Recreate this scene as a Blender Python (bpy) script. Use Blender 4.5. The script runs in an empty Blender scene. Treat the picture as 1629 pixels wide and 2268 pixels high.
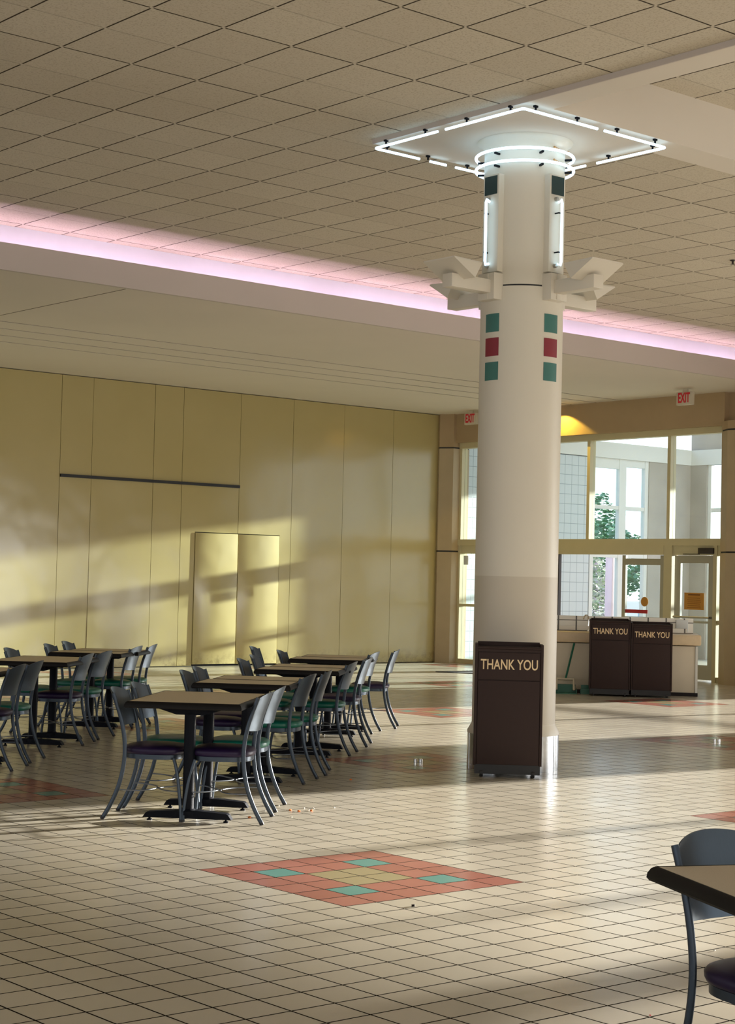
import bpy, bmesh, math, random
from mathutils import Vector, Matrix
random.seed(7)
sc = bpy.context.scene
COL = sc.collection
PI = math.pi

# ------------------------------------------------------------------ camera
F_PX = 3812.92
PITCH, ROLL, YAW = 0.0388915475, 0.0239168207, 0.702050954
H_CAM = 1.6132
cam = bpy.data.cameras.new('camera')
cam.sensor_fit = 'HORIZONTAL'; cam.sensor_width = 36.0
cam.lens = F_PX / 1629 * 36.0
cam.clip_start = 0.05; cam.clip_end = 300
camo = bpy.data.objects.new('camera', cam); COL.objects.link(camo)
d = Vector((math.sin(YAW)*math.cos(PITCH), math.cos(YAW)*math.cos(PITCH), math.sin(PITCH)))
r = Vector((math.cos(YAW), -math.sin(YAW), 0)); u = r.cross(d)
r2 = r*math.cos(ROLL) + u*math.sin(ROLL); u2 = u*math.cos(ROLL) - r*math.sin(ROLL)
M = Matrix((r2, u2, -d)).transposed().to_4x4(); M.translation = Vector((0, 0, H_CAM))
camo.matrix_world = M
sc.camera = camo

# ------------------------------------------------------------------ light, sky, exposure
sc.view_settings.view_transform = 'Standard'
sc.view_settings.look = 'None'
sc.view_settings.gamma = 1
sc.view_settings.use_curve_mapping = False
sc.view_settings.exposure = 0.20
sc.cycles.max_bounces = 10; sc.cycles.diffuse_bounces = 5; sc.cycles.glossy_bounces = 4
sc.cycles.transparent_max_bounces = 16; sc.cycles.transmission_bounces = 6
sc.cycles.sample_clamp_indirect = 6.0
sc.cycles.caustics_reflective = False; sc.cycles.caustics_refractive = False

w = bpy.data.worlds.new('sky'); sc.world = w; w.use_nodes = True
nt = w.node_tree; nt.nodes.clear()
wo = nt.nodes.new('ShaderNodeOutputWorld'); bg = nt.nodes.new('ShaderNodeBackground')
tc = nt.nodes.new('ShaderNodeTexCoord'); sx = nt.nodes.new('ShaderNodeSeparateXYZ'); cr = nt.nodes.new('ShaderNodeValToRGB')
cr.color_ramp.elements[0].position = 0.0; cr.color_ramp.elements[0].color = (0.93, 0.97, 1.0, 1)
cr.color_ramp.elements[1].position = 0.6; cr.color_ramp.elements[1].color = (0.50, 0.68, 1.0, 1)
nt.links.new(tc.outputs['Generated'], sx.inputs[0]); nt.links.new(sx.outputs['Z'], cr.inputs[0])
nt.links.new(cr.outputs[0], bg.inputs[0]); bg.inputs[1].default_value = 1.9
nt.links.new(bg.outputs[0], wo.inputs[0])

def light(name, kind, loc, energy, color, **k):
    L = bpy.data.lights.new(name, kind); L.energy = energy; L.color = color
    o = bpy.data.objects.new(name, L); COL.objects.link(o); o.location = loc
    for a, b in k.items():
        if a == 'dir': o.rotation_euler = Vector(b).to_track_quat('-Z', 'Y').to_euler()
        else: setattr(L, a, b)
    return o
SUN_DIR = Vector((-1, 0.107, -0.147)).normalized()
light('sun', 'SUN', (40, 0, 12), 26.0, (1.0, 0.95, 0.86), dir=SUN_DIR, angle=math.radians(1.0))
# daylight at the right shop front, then added fill lamps for the ambient
light('daylight_right', 'AREA', (23.85, 7.0, 1.5), 800, (0.95, 0.95, 0.92), dir=(-1, 0.05, 0.03), shape='RECTANGLE', size=11.0, size_y=2.4)
light('fill_front', 'AREA', (7.0, -8.4, 2.6), 240, (1.0, 0.80, 0.50), dir=(0.1, 1, 0.12), shape='RECTANGLE', size=24.0, size_y=4.4)  # added warm ambient fill, set behind unseen window openings
light('fill_left', 'AREA', (-8.4, 7.0, 2.4), 60, (1.0, 0.80, 0.50), dir=(1, 0.1, 0.1), shape='RECTANGLE', size=20.0, size_y=4.0)  # weaker warm fill, added outside the unseen wall behind the viewer
light('fill_vestibule', 'AREA', (29.0, 21.0, 5.6), 230, (0.80, 0.92, 1.0), dir=(-0.1, 0, -1), shape='RECTANGLE', size=5.0, size_y=6.0)  # added lamp under the vestibule ceiling, brightens the entrance

# ------------------------------------------------------------------ helpers
class NB:
    """node-tree builder"""
    def __init__(s, name):
        s.m = bpy.data.materials.new(name); s.m.use_nodes = True; s.t = s.m.node_tree
        s.t.nodes.clear(); s.out = s.t.nodes.new('ShaderNodeOutputMaterial')
    def n(s, typ, **k):
        a = s.t.nodes.new(typ)
        for q, v in k.items(): setattr(a, q, v)
        return a
    def l(s, a, b): s.t.links.new(a, b)
    def set(s, inp, v):
        if hasattr(v, 'is_output') or isinstance(v, bpy.types.NodeSocket): s.l(v, inp)
        else: inp.default_value = v
    def math(s, op, a, b=None, c=None):
        n = s.n('ShaderNodeMath', operation=op); s.set(n.inputs[0], a)
        if b is not None: s.set(n.inputs[1], b)
        if c is not None: s.set(n.inputs[2], c)
        return n.outputs[0]
    def mix(s, f, a, b):
        n = s.n('ShaderNodeMix', data_type='RGBA'); s.set(n.inputs[0], f)
        s.set(n.inputs[6], c4(a)); s.set(n.inputs[7], c4(b)); return n.outputs[2]
    def noise(s, scale, detail=3, rough=.5, vec=None):
        n = s.n('ShaderNodeTexNoise'); n.inputs['Scale'].default_value = scale
        n.inputs['Detail'].default_value = detail; n.inputs['Roughness'].default_value = rough
        if vec is not None: s.l(vec, n.inputs['Vector'])
        return n.outputs['Fac']
    def coord(s, which='Object'): return s.n('ShaderNodeTexCoord').outputs[which]
    def bsdf(s, col, rough, metal=0.0, spec=None, bump=None, bstr=.2, bdist=.01, emit=None, estr=0, coat=0):
        p = s.n('ShaderNodeBsdfPrincipled')
        s.set(p.inputs['Base Color'], c4(col)); s.set(p.inputs['Roughness'], rough); s.set(p.inputs['Metallic'], metal)
        if spec is not None: p.inputs['Specular IOR Level'].default_value = spec
        if coat: p.inputs['Coat Weight'].default_value = coat; p.inputs['Coat Roughness'].default_value = .12
        if bump is not None:
            b = s.n('ShaderNodeBump'); b.inputs['Strength'].default_value = bstr; b.inputs['Distance'].default_value = bdist
            s.l(bump, b.inputs['Height']); s.l(b.outputs[0], p.inputs['Normal'])
        if emit is not None:
            p.inputs['Emission Color'].default_value = c4(emit); p.inputs['Emission Strength'].default_value = estr
        s.l(p.outputs[0], s.out.inputs[0]); return p
def c4(c):
    if isinstance(c, (tuple, list)) and len(c) == 3: return (*c, 1)
    return c
def simple(name, col, rough=.5, metal=0.0, var=.08, scale=6, bstr=0, bscale=80, **k):
    b = NB(name); co = b.coord()
    n = b.noise(scale, vec=co)
    lo = tuple(x*(1-var) for x in col); hi = tuple(min(1, x*(1+var)) for x in col)
    bump = b.noise(bscale, vec=co) if bstr else None
    b.bsdf(b.mix(n, lo, hi), rough, metal, bump=bump, bstr=bstr, **k); return b.m

def new_bm(): return bmesh.new()
def box(bm, x0, x1, y0, y1, z0, z1, bev=0.0, mat=None):
    vs = [bm.verts.new(Vector(p)) for p in ((x0,y0,z0),(x1,y0,z0),(x1,y1,z0),(x0,y1,z0),(x0,y0,z1),(x1,y0,z1),(x1,y1,z1),(x0,y1,z1))]
    fs = [bm.faces.new([vs[i] for i in f]) for f in ((0,3,2,1),(4,5,6,7),(0,1,5,4),(1,2,6,5),(2,3,7,6),(3,0,4,7))]
    if bev:
        es = {e for f in fs for e in f.edges}
        res = bmesh.ops.bevel(bm, geom=list(es), offset=bev, segments=2, affect='EDGES', profile=.6)
        vs = list({v for f in res['faces'] for v in f.verts} | {v for v in vs if v.is_valid})
    if mat is not None:
        for v in {v for v in vs if v.is_valid}: v.co = mat @ v.co
    return vs
def frame_at(p, t, ref):
    t = t.normalized(); a = ref - t*ref.dot(t)
    if a.length < 1e-5: a = Vector((1,0,0)) - t*t.x
    a.normalize(); return a, t.cross(a)
def tube(bm, pts, rad, seg=10, rad2=None, ref=Vector((0,1,0)), closed=False, caps=True):
    pts = [Vector(p) for p in pts]; n = len(pts); rings = []
    for i, p in enumerate(pts):
        if closed: t = pts[(i+1) % n] - pts[i-1]
        else: t = pts[min(i+1, n-1)] - pts[max(i-1, 0)]
        a, b = frame_at(p, t, ref)
        ra = rad[i] if isinstance(rad, (list, tuple)) else rad
        rb = rad2 if rad2 else ra
        rings.append([bm.verts.new(p + a*ra*math.cos(2*PI*k/seg) + b*rb*math.sin(2*PI*k/seg)) for k in range(seg)])
    m = n if closed else n-1
    for i in range(m):
        A, B = rings[i], rings[(i+1) % n]
        for k in range(seg): bm.faces.new((A[k], A[(k+1) % seg], B[(k+1) % seg], B[k]))
    if caps and not closed:
        bm.faces.new(rings[0][::-1]); bm.faces.new(rings[-1])
    return rings
def lathe(bm, prof, seg=32, c=(0,0), close_top=True, close_bot=True):
    rings = [[bm.verts.new((c[0]+rr*math.cos(2*PI*k/seg), c[1]+rr*math.sin(2*PI*k/seg), z)) for k in range(seg)] for rr, z in prof]
    for A, B in zip(rings, rings[1:]):
        for k in range(seg): bm.faces.new((A[k], A[(k+1) % seg], B[(k+1) % seg], B[k]))
    if close_bot: bm.faces.new(rings[0][::-1])
    if close_top: bm.faces.new(rings[-1])
def prism(bm, poly, z0, z1, mat=None):
    lo = [bm.verts.new(Vector((x, y, z0))) for x, y in poly]; hi = [bm.verts.new(Vector((x, y, z1))) for x, y in poly]
    n = len(poly); bm.faces.new(lo[::-1]); bm.faces.new(hi)
    for k in range(n): bm.faces.new((lo[k], lo[(k+1) % n], hi[(k+1) % n], hi[k]))
    if mat is not None:
        for v in lo+hi: v.co = mat @ v.co
def smooth_path(pts, k=4):
    pts = [Vector(p) for p in pts]; out = []
    for i in range(len(pts)-1):
        p0 = pts[max(i-1,0)]; p1 = pts[i]; p2 = pts[i+1]; p3 = pts[min(i+2, len(pts)-1)]
        for j in range(k):
            t = j/k
            out.append(.5*((2*p1)+(p2-p0)*t+(2*p0-5*p1+4*p2-p3)*t*t+(3*p1-p0-3*p2+p3)*t**3))
    out.append(pts[-1]); return out
def obj(name, bm, mat, parent=None, smooth=None):
    bmesh.ops.recalc_face_normals(bm, faces=bm.faces)
    me = bpy.data.meshes.new(name); bm.to_mesh(me); bm.free()
    for m in (mat if isinstance(mat, (list, tuple)) else [mat]): me.materials.append(m)
    if smooth is not None:
        me.shade_smooth(); me.set_sharp_from_angle(angle=math.radians(smooth))
    o = bpy.data.objects.new(name, me); COL.objects.link(o)
    if parent: o.parent = parent
    return o
def thing(name, label, cat, loc=(0,0,0), rz=0, group=None):
    o = bpy.data.objects.new(name, None); COL.objects.link(o); o.empty_display_size = .1
    o.location = loc; o.rotation_euler = (0, 0, rz); o['label'] = label; o['category'] = cat
    if group: o['group'] = group
    return o
def tag(o, label, cat, group=None):
    o['label'] = label; o['category'] = cat
    if group: o['group'] = group
    return o
def struct(name, bm, mat, parent=None, smooth=None, label=None):
    o = obj(name, bm, mat, parent, smooth)
    if not parent:
        o['kind'] = 'structure'
        o['label'] = label or name.replace('_', ' '); o['category'] = name.split('_')[0]
    return o
def sthing(name, label, loc=(0,0,0)):
    o = bpy.data.objects.new(name, None); COL.objects.link(o); o.location = loc
    o['kind'] = 'structure'; o['label'] = label; o['category'] = name.split('_')[0]; return o
def dup(root, loc, rz, label, group=None, seat=None):
    r_ = root.copy(); COL.objects.link(r_); r_.location = loc; r_.rotation_euler = (0, 0, rz)
    r_['label'] = label
    if group: r_['group'] = group
    for ch in list(root.children):
        c = ch.copy(); COL.objects.link(c); c.parent = r_
        for g in ch.children:
            q = g.copy(); COL.objects.link(q); q.parent = c
        if seat is not None and ch.name.startswith('seat_cushion'): c.data = seat
    return r_
def text_mesh(body, size, depth, mat, name, parent, M4, offset=0.0, width=None):
    cu = bpy.data.curves.new('lettering_source', 'FONT'); cu.body = body; cu.size = size
    cu.extrude = depth; cu.align_x = 'CENTER'; cu.align_y = 'CENTER'; cu.offset = offset; cu.resolution_u = 4
    to = bpy.data.objects.new('lettering_source', cu); COL.objects.link(to)
    dg = bpy.context.evaluated_depsgraph_get(); dg.update()
    me = bpy.data.meshes.new_from_object(to.evaluated_get(dg))
    bpy.data.objects.remove(to); bpy.data.curves.remove(cu)
    if width:
        xs = [v.co.x for v in me.vertices]; s = width/(max(xs)-min(xs)); cx = (max(xs)+min(xs))/2
        for v in me.vertices: v.co.x = (v.co.x-cx)*s
    me.transform(M4); me.materials.clear(); me.materials.append(mat); me.name = name
    o = bpy.data.objects.new(name, me); COL.objects.link(o); o.parent = parent; return o

# ------------------------------------------------------------------ materials
TS = 0.2096; OX, OY = 5.4658, 6.5662
def floor_mat():
    b = NB('quarry_tile_floor'); co = b.coord(); s = b.n('ShaderNodeSeparateXYZ'); b.l(co, s.inputs[0])
    X = b.math('DIVIDE', b.math('SUBTRACT', s.outputs[0], OX - 40*TS*20), TS)
    Y = b.math('DIVIDE', b.math('SUBTRACT', s.outputs[1], OY - 40*TS*20), TS)
    fx = b.math('FRACT', X); fy = b.math('FRACT', Y)
    ix = b.math('FLOOR', X); iy = b.math('FLOOR', Y)
    def edge(f): return b.math('MINIMUM', f, b.math('SUBTRACT', 1.0, f))
    e = b.math('MINIMUM', edge(fx), edge(fy))
    grout = b.math('SUBTRACT', 1.0, b.n_map(e, .017, .029))
    mx = b.math('MODULO', b.math('ADD', ix, .5), 20.0); my = b.math('MODULO', b.math('ADD', iy, .5), 20.0)
    ins = b.math('MULTIPLY', b.math('LESS_THAN', mx, 6.0), b.math('LESS_THAN', my, 6.0))
    ax = b.math('ABSOLUTE', b.math('SUBTRACT', mx, 3.0)); ay = b.math('ABSOLUTE', b.math('SUBTRACT', my, 3.0))
    kh = b.math('MULTIPLY', b.math('LESS_THAN', ax, 1.0), b.math('LESS_THAN', ay, 1.0))
    def is15(a): return b.math('COMPARE', a, 1.5, .3)
    teal = b.math('MULTIPLY', is15(ax), is15(ay))
    cmb = b.n('ShaderNodeCombineXYZ'); b.l(ix, cmb.inputs[0]); b.l(iy, cmb.inputs[1])
    wn = b.n('ShaderNodeTexWhiteNoise', noise_dimensions='3D'); b.l(cmb.outputs[0], wn.inputs[0])
    fine = b.noise(900, 2, .6, co); blot = b.noise(1.3, 4, .6, co)
    cream = b.mix(wn.outputs[0], (.53, .49, .40), (.60, .56, .465))
    cream = b.mix(b.math('MULTIPLY', fine, .22), cream, (.33, .27, .19))
    red = b.mix(wn.outputs[0], (.35, .125, .095), (.41, .16, .125))
    col = b.mix(ins, cream, b.mix(teal, b.mix(kh, red, (.34, .29, .16)), (.10, .30, .27)))
    col = b.mix(b.math('MULTIPLY', blot, .16), col, (.30, .25, .17))
    col = b.mix(grout, col, (.018, .014, .010))
    rough = b.math('ADD', b.math('MULTIPLY', grout, .5), b.math('ADD', .13, b.math('MULTIPLY', blot, .17)))
    hgt = b.math('SUBTRACT', b.math('MULTIPLY', b.noise(3.5, 2, .5, co), .25), grout)
    p = b.bsdf(col, rough, bump=hgt, bstr=.35, bdist=.002)
    b.l(b.math('MULTIPLY', b.math('SUBTRACT', 1.0, grout), .5), p.inputs['Specular IOR Level'])
    return b.m
def n_map(self, v, a, c):
    n = self.n('ShaderNodeMapRange'); n.inputs[1].default_value = a; n.inputs[2].default_value = c
    self.set(n.inputs[0], v); return n.outputs[0]
NB.n_map = n_map
def ceiling_mat():
    G = .6096
    b = NB('acoustic_tile_ceiling'); co = b.coord(); s = b.n('ShaderNodeSeparateXYZ'); b.l(co, s.inputs[0])
    X = b.math('DIVIDE', b.math('SUBTRACT', s.outputs[0], .2934 - 100*G), G)
    Y = b.math('DIVIDE', b.math('SUBTRACT', s.outputs[1], .2384 - 100*G), G)
    def edge(v): return b.math('PINGPONG', v, .5)
    ex = edge(X); ey = edge(Y)
    lx = b.math('SUBTRACT', 1.0, b.n_map(ex, .009, .016)); lyn = b.math('SUBTRACT', 1.0, b.n_map(ey, .009, .016))
    par = b.math('LESS_THAN', b.math('MODULO', b.math('ROUND', Y), 2.0), .5)
    ly = b.math('MULTIPLY', lyn, b.math('ADD', .28, b.math('MULTIPLY', par, .72)))
    gap = b.math('GREATER_THAN', b.math('MAXIMUM', ex, ey), .024)      # bright tee crossings
    line = b.math('MULTIPLY', b.math('MAXIMUM', lx, ly), gap)
    fine = b.noise(160, 4, .75, co); pit = b.n_map(b.noise(60, 3, .8, co), .52, .60)
    cell = b.n('ShaderNodeCombineXYZ'); b.l(b.math('FLOOR', X), cell.inputs[0]); b.l(b.math('FLOOR', Y), cell.inputs[1])
    wn = b.n('ShaderNodeTexWhiteNoise', noise_dimensions='3D'); b.l(cell.outputs[0], wn.inputs[0])
    col = b.mix(wn.outputs[0], (.56, .505, .41), (.61, .555, .455))
    col = b.mix(b.math('MULTIPLY', pit, .5), col, (.34, .28, .20))
    col = b.mix(b.math('MULTIPLY', b.noise(.5, 3, .6, co), .12), col, (.38, .31, .2))
    col = b.mix(line, col, (.045, .032, .02))
    b.bsdf(col, .95, bump=b.math('SUBTRACT', fine, b.math('MULTIPLY', line, 2.0)), bstr=.35, bdist=.004, spec=.1); return b.m
def panel_mat():
    b = NB('yellow_painted_panel'); co = b.coord(); s = b.n('ShaderNodeSeparateXYZ'); b.l(co, s.inputs[0])
    low = b.math('SUBTRACT', 1.0, b.n_map(s.outputs[2], .02, .30))
    dirt = b.math('MULTIPLY', low, b.n_map(b.noise(7, 4, .7, co), .45, .7))
    col = b.mix(b.noise(1.1, 3, .5, co), (.42, .345, .155), (.47, .39, .185))
    col = b.mix(b.math('MULTIPLY', dirt, .7), col, (.12, .09, .045))
    wav = b.noise(.9, 2, .4, co); fine = b.noise(220, 2, .5, co)
    bump = b.math('ADD', wav, b.math('MULTIPLY', fine, .0035))
    b.bsdf(col, b.math('ADD', .14, b.math('MULTIPLY', b.noise(.8, 2, .5, co), .10)), bump=bump, bstr=.55, bdist=.06, spec=.6); return b.m
def block_mat():
    b = NB('glazed_square_tile'); co = b.coord(); s = b.n('ShaderNodeSeparateXYZ'); b.l(co, s.inputs[0])
    G = .2055
    ex = b.math('PINGPONG', b.math('DIVIDE', b.math('ADD', s.outputs[0], s.outputs[1]), G), .5)
    ez = b.math('PINGPONG', b.math('DIVIDE', b.math('SUBTRACT', s.outputs[2], .008), G), .5)
    g = b.math('SUBTRACT', 1.0, b.n_map(b.math('MINIMUM', ex, ez), .018, .032))
    b.bsdf(b.mix(g, (.50, .56, .61), (.24, .29, .34)), .45, bump=b.math('SUBTRACT', 1.0, g), bstr=.3, bdist=.003); return b.m
def brick_tile_mat():
    b = NB('white_counter_tile'); co = b.coord()
    s = b.n('ShaderNodeSeparateXYZ'); b.l(co, s.inputs[0])
    G = .27
    ex = b.math('PINGPONG', b.math('DIVIDE', s.outputs[0], G), .5); ez = b.math('PINGPONG', b.math('DIVIDE', b.math('SUBTRACT', s.outputs[2], .91), .155), .5)
    g = b.math('SUBTRACT', 1.0, b.n_map(b.math('MINIMUM', ex, ez), .03, .05))
    b.bsdf(b.mix(g, (.78, .76, .70), (.09, .08, .07)), .25, bump=b.math('SUBTRACT', 1.0, g), bstr=.3, bdist=.003); return b.m
def glass_mat():
    b = NB('clear_window_glass')
    tr = b.n('ShaderNodeBsdfTransparent'); tr.inputs[0].default_value = (.94, .98, .975, 1)
    gl = b.n('ShaderNodeBsdfGlossy'); gl.inputs['Roughness'].default_value = .02
    n = b.noise(1.5, 3, .6, b.coord())
    fr = b.n('ShaderNodeFresnel'); fr.inputs[0].default_value = 1.45
    mx = b.n('ShaderNodeMixShader'); ge = b.n('ShaderNodeNewGeometry'); front = b.math('SUBTRACT', 1.0, ge.outputs['Backfacing'])
    b.l(b.math('MULTIPLY', front, b.math('MULTIPLY', fr.outputs[0], b.math('ADD', .7, b.math('MULTIPLY', n, .3)))), mx.inputs[0])
    b.l(tr.outputs[0], mx.inputs[1]); b.l(gl.outputs[0], mx.inputs[2]); b.l(mx.outputs[0], b.out.inputs[0]); return b.m
def emis(name, col, st, body=(.8,.8,.8)):
    b = NB(name); n = b.noise(3, vec=b.coord())
    p = b.bsdf(b.mix(n, body, body), .3, emit=col, estr=st); return b.m
def brushed(name, col, rough=.36, metal=.85):
    b = NB(name); co = b.coord(); mp = b.n('ShaderNodeMapping'); mp.inputs['Scale'].default_value = (1, 40, 2); b.l(co, mp.inputs[0])
    n = b.noise(12, 3, .6, mp.outputs[0]); f = b.noise(700, 2, .6, co)
    b.bsdf(b.mix(n, tuple(x*.86 for x in col), tuple(x*1.12 for x in col)), b.math('ADD', rough-.05, b.math('MULTIPLY', n, .12)), metal, bump=f, bstr=.12, bdist=.001); return b.m
def laminate():
    b = NB('speckled_tan_laminate'); co = b.coord(); f = b.n_map(b.noise(420, 3, .8, co), .42, .6)
    b.bsdf(b.mix(f, (.47, .39, .27), (.57, .485, .35)), .38, bump=b.noise(600, 2, .6, co), bstr=.08, bdist=.001); return b.m
def leaf_mat(name, a, c):
    b = NB(name); n = b.n_map(b.noise(2.2, 3, .7, b.coord()), .35, .65)
    b.bsdf(b.mix(n, a, c), .6); return b.m

M_FLOOR = floor_mat(); M_CEIL = ceiling_mat(); M_PANEL = panel_mat(); M_BLOCK = block_mat(); M_CTILE = brick_tile_mat(); M_GLASS = glass_mat()
M_SOFFIT = simple('soffit_paint', (.66, .60, .52), .8, var=.05, scale=.7, bstr=.05, bscale=120)
M_FASCIA = simple('fascia_paint', (.52, .46, .42), .8, var=.04, scale=.8)
M_SHADEJOINT = simple('reveal_shade_and_joint', (.09, .065, .035), .8)  # brown that puts shade into the reveals; also the soffit joint line
M_WHITE = simple('white_wall_paint', (.62, .56, .46), .7, var=.05, scale=1)
M_TAN = simple('tan_stucco_paint', (.40, .29, .17), .85, var=.08, scale=2, bstr=.2, bscale=90)
M_PIL = simple('tan_stone_panel', (.42, .33, .21), .6, var=.10, scale=3, bstr=.1, bscale=60)
M_OLIVE = simple('cream_painted_frame', (.56, .50, .31), .45, var=.04)
M_ALU = simple('aluminium_frame', (.40, .385, .34), .35, .6, var=.05)
M_BRONZE = simple('dark_bronze_metal', (.05, .04, .035), .4, .5)
M_DARKLINE = simple('black_rubber', (.012, .012, .014), .55)
M_COLUMN = simple('white_column_paint', (.66, .615, .52), .42, var=.04, scale=1.2, bstr=.04, bscale=60)
M_COLUMN2 = simple('beige_column_paint', (.56, .505, .41), .45, var=.05, scale=1.2, bstr=.04, bscale=60)
M_COLMETAL = brushed('stainless_sleeve', (.62, .64, .66), .22, .95)
M_COPPER = simple('copper_electrode', (.45,.22,.06), .4)
M_TEALP = simple('teal_paint', (.035, .155, .135), .45, var=.12)
M_TEALD = simple('dark_teal_paint', (.008, .035, .036), .4, var=.1)
M_MAROON = simple('maroon_paint', (.22, .010, .022), .45, var=.1)
M_SCONCE = simple('sconce_white_metal', (.66, .61, .52), .45, var=.03)
M_NEON = emis('white_neon_tube', (.50, .78, 1.0), 2.8, (.9, .95, 1))
M_PINK = emis('pink_neon_tube', (1.0, .70, .98), 46, (1, .8, .95))
M_GUN = brushed('gunmetal_powder_coat', (.045, .060, .080), .34, .6)
M_GUNB = brushed('gunmetal_back_plate', (.075, .098, .125), .33, .75)
M_BLACKM = simple('black_cast_metal', (.006, .007, .011), .5, 0.0, var=.2, bstr=.1, bscale=160, spec=.08)
M_BLACKE = simple('black_vinyl_edge', (.008, .007, .007), .5, var=.1, spec=.15)
M_LAM = laminate()
M_GREEN = simple('green_vinyl', (.004, .12, .085), .36, var=.15, scale=9)
M_PURPLE = simple('dark_purple_vinyl', (.014, .006, .035), .42, var=.3, scale=9, spec=.3)
M_BROWN = simple('brown_laminate', (.033, .019, .017), .6, var=.08, scale=30, bstr=.06, bscale=300, spec=.2)
M_BROWNE = simple('dark_brown_trim', (.014, .009, .009), .5, spec=.2)
M_GOLD = simple('cream_gold_lettering', (.74, .56, .33), .5, var=.02)
M_CREAM = simple('cream_laminate', (.56, .49, .37), .4, var=.05)
M_CTOP = simple('beige_stone_top', (.60, .47, .30), .4, var=.08, scale=20)
M_RED = emis('red_exit_letters', (1, .02, .04), .06, (.42, .008, .02))
M_SIGNW = simple('cream_sign_plastic', (.55, .50, .40), .5, var=.03)
M_ORANGE = simple('orange_paper_sign', (.52, .24, .035), .7, var=.08)
M_ORANGED = simple('brown_sign_print', (.22, .08, .01), .7)
M_REDD = simple('red_decal', (.45, .02, .03), .6)
M_BROOM = simple('green_plastic', (.0, .10, .055), .4)
M_CARROT = simple('orange_food', (.75, .20, .04), .6)
M_CRUMB = simple('white_crumb', (.8, .78, .72), .7)
M_CHROME = simple('chrome_metal', (.8, .8, .8), .12, 1.0, var=.02)
M_CONC = simple('grey_concrete', (.37, .355, .33), .8, var=.2, scale=1.5, bstr=.2, bscale=40)
M_VWHITE = simple('white_vestibule_paint', (.62, .65, .66), .7, var=.03)
M_ASPH = simple('asphalt', (.16, .16, .165), .9, var=.15, scale=5)
M_GRASS = simple('green_lawn', (.08, .17, .05), .95, var=.3, scale=8)
M_MAT = simple('dark_entry_mat', (.02, .02, .025), .9, var=.2)
M_BARK = simple('brown_bark', (.12, .09, .06), .9, var=.3)
M_LEAF1 = leaf_mat('green_leaves', (.035, .13, .06), (.12, .28, .13))
M_LEAF2 = leaf_mat('flowering_leaves', (.16, .30, .12), (.62, .60, .55))
M_FLOWER = leaf_mat('purple_blossom', (.42, .30, .50), (.75, .68, .72))
M_CARB = simple('blue_car_paint', (.12, .28, .55), .2, .3)
M_PAVEP = simple('pink_painted_post', (.85, .62, .66), .6)

# ------------------------------------------------------------------ the room
HC = 5.521; ZS = 4.915; XE = 23.4; YW = 25.2; X0 = -8.0; Y0 = -8.0
bm = new_bm(); box(bm, X0-.2, 31.2, Y0-.2, YW+.2, -.12, 0.0)
struct('floor', bm, M_FLOOR, label='cream quarry tile floor with red and teal inlaid diamonds')
# ceiling: tiled field, leaving the raised recess on the right and the cove at the back
bm = new_bm()
box(bm, X0, 9.78, Y0, 17.5, HC, HC+.1)
box(bm, 9.78, XE, 9.87, 17.5, HC, HC+.1)
box(bm, 10.05, XE, Y0, 9.9, 5.93, 6.03)
struct('ceiling', bm, M_CEIL, label='suspended ceiling of square acoustic tiles')
bm = new_bm()                                              # smooth bulkheads meeting over the column
box(bm, 9.78, 10.08, Y0, 9.69, 5.48, 5.93)
box(bm, 9.78, 11.60, 9.69, 11.60, 5.48, 5.53)
box(bm, 11.60, XE, 9.69, 10.05, 5.48, 5.53)
box(bm, 9.78, XE, 9.69, 9.86, 5.53, 6.0)
struct('trim_1', bm, M_SOFFIT, label='smooth painted ceiling bulkheads crossing above the column')
bm = new_bm(); box(bm, 9.765, 9.779, Y0, 11.60, 5.475, 5.535)
struct('trim_2', bm, M_FASCIA, label='thin brown edge strip along the ceiling bulkhead')
bm = new_bm()                                              # soffit over the yellow wall with four reveals
ys = [17.0, 20.52, 21.13, 21.74, 22.35]; g = .06
edges = [17.0] + [y for yy in ys[1:] for y in (yy, yy+g)] + [YW+.1]
for a, b_ in zip(edges[::2], edges[1::2]): box(bm, X0, XE, a, b_, ZS, ZS+.06)
struct('trim_3', bm, M_SOFFIT, label='lowered soffit with four parallel reveals')
bm = new_bm(); box(bm, X0, XE, 17.0, YW+.1, ZS+.06, ZS+.09)
box(bm, 10.655, 10.667, 17.06, 20.40, ZS-.002, ZS+.001)
for y in ys[1:]: box(bm, X0, XE, y+.001, y+.059, ZS+.006, ZS+.062)  # strips fill the grooves, their dark colour stands in for groove shade
struct('trim_10', bm, M_SHADEJOINT, label='brown strips standing in for shade in the soffit reveals, and one joint line')
bm = new_bm(); box(bm, X0, XE, 16.97, 17.03, ZS-.002, 5.215)
struct('trim_4', bm, M_FASCIA, label='mauve grey fascia of the light cove')
bm = new_bm(); box(bm, X0, XE, 17.5, 17.6, ZS+.09, HC+.1)
struct('trim_5', bm, M_VWHITE, label='white back of the light cove')
tube_bm = new_bm()
for k in range(13):
    x0 = X0+.3+k*2.42; tube(tube_bm, [(x0, 17.25, 5.10), (x0+2.34, 17.25, 5.10)], .011, 8)
for k in range(13): pass
nb = tube_bm
cove = obj('cove_light', nb, M_PINK, smooth=60); tag(cove, 'pink neon line hidden in the cove behind the fascia', 'neon light')

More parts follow.
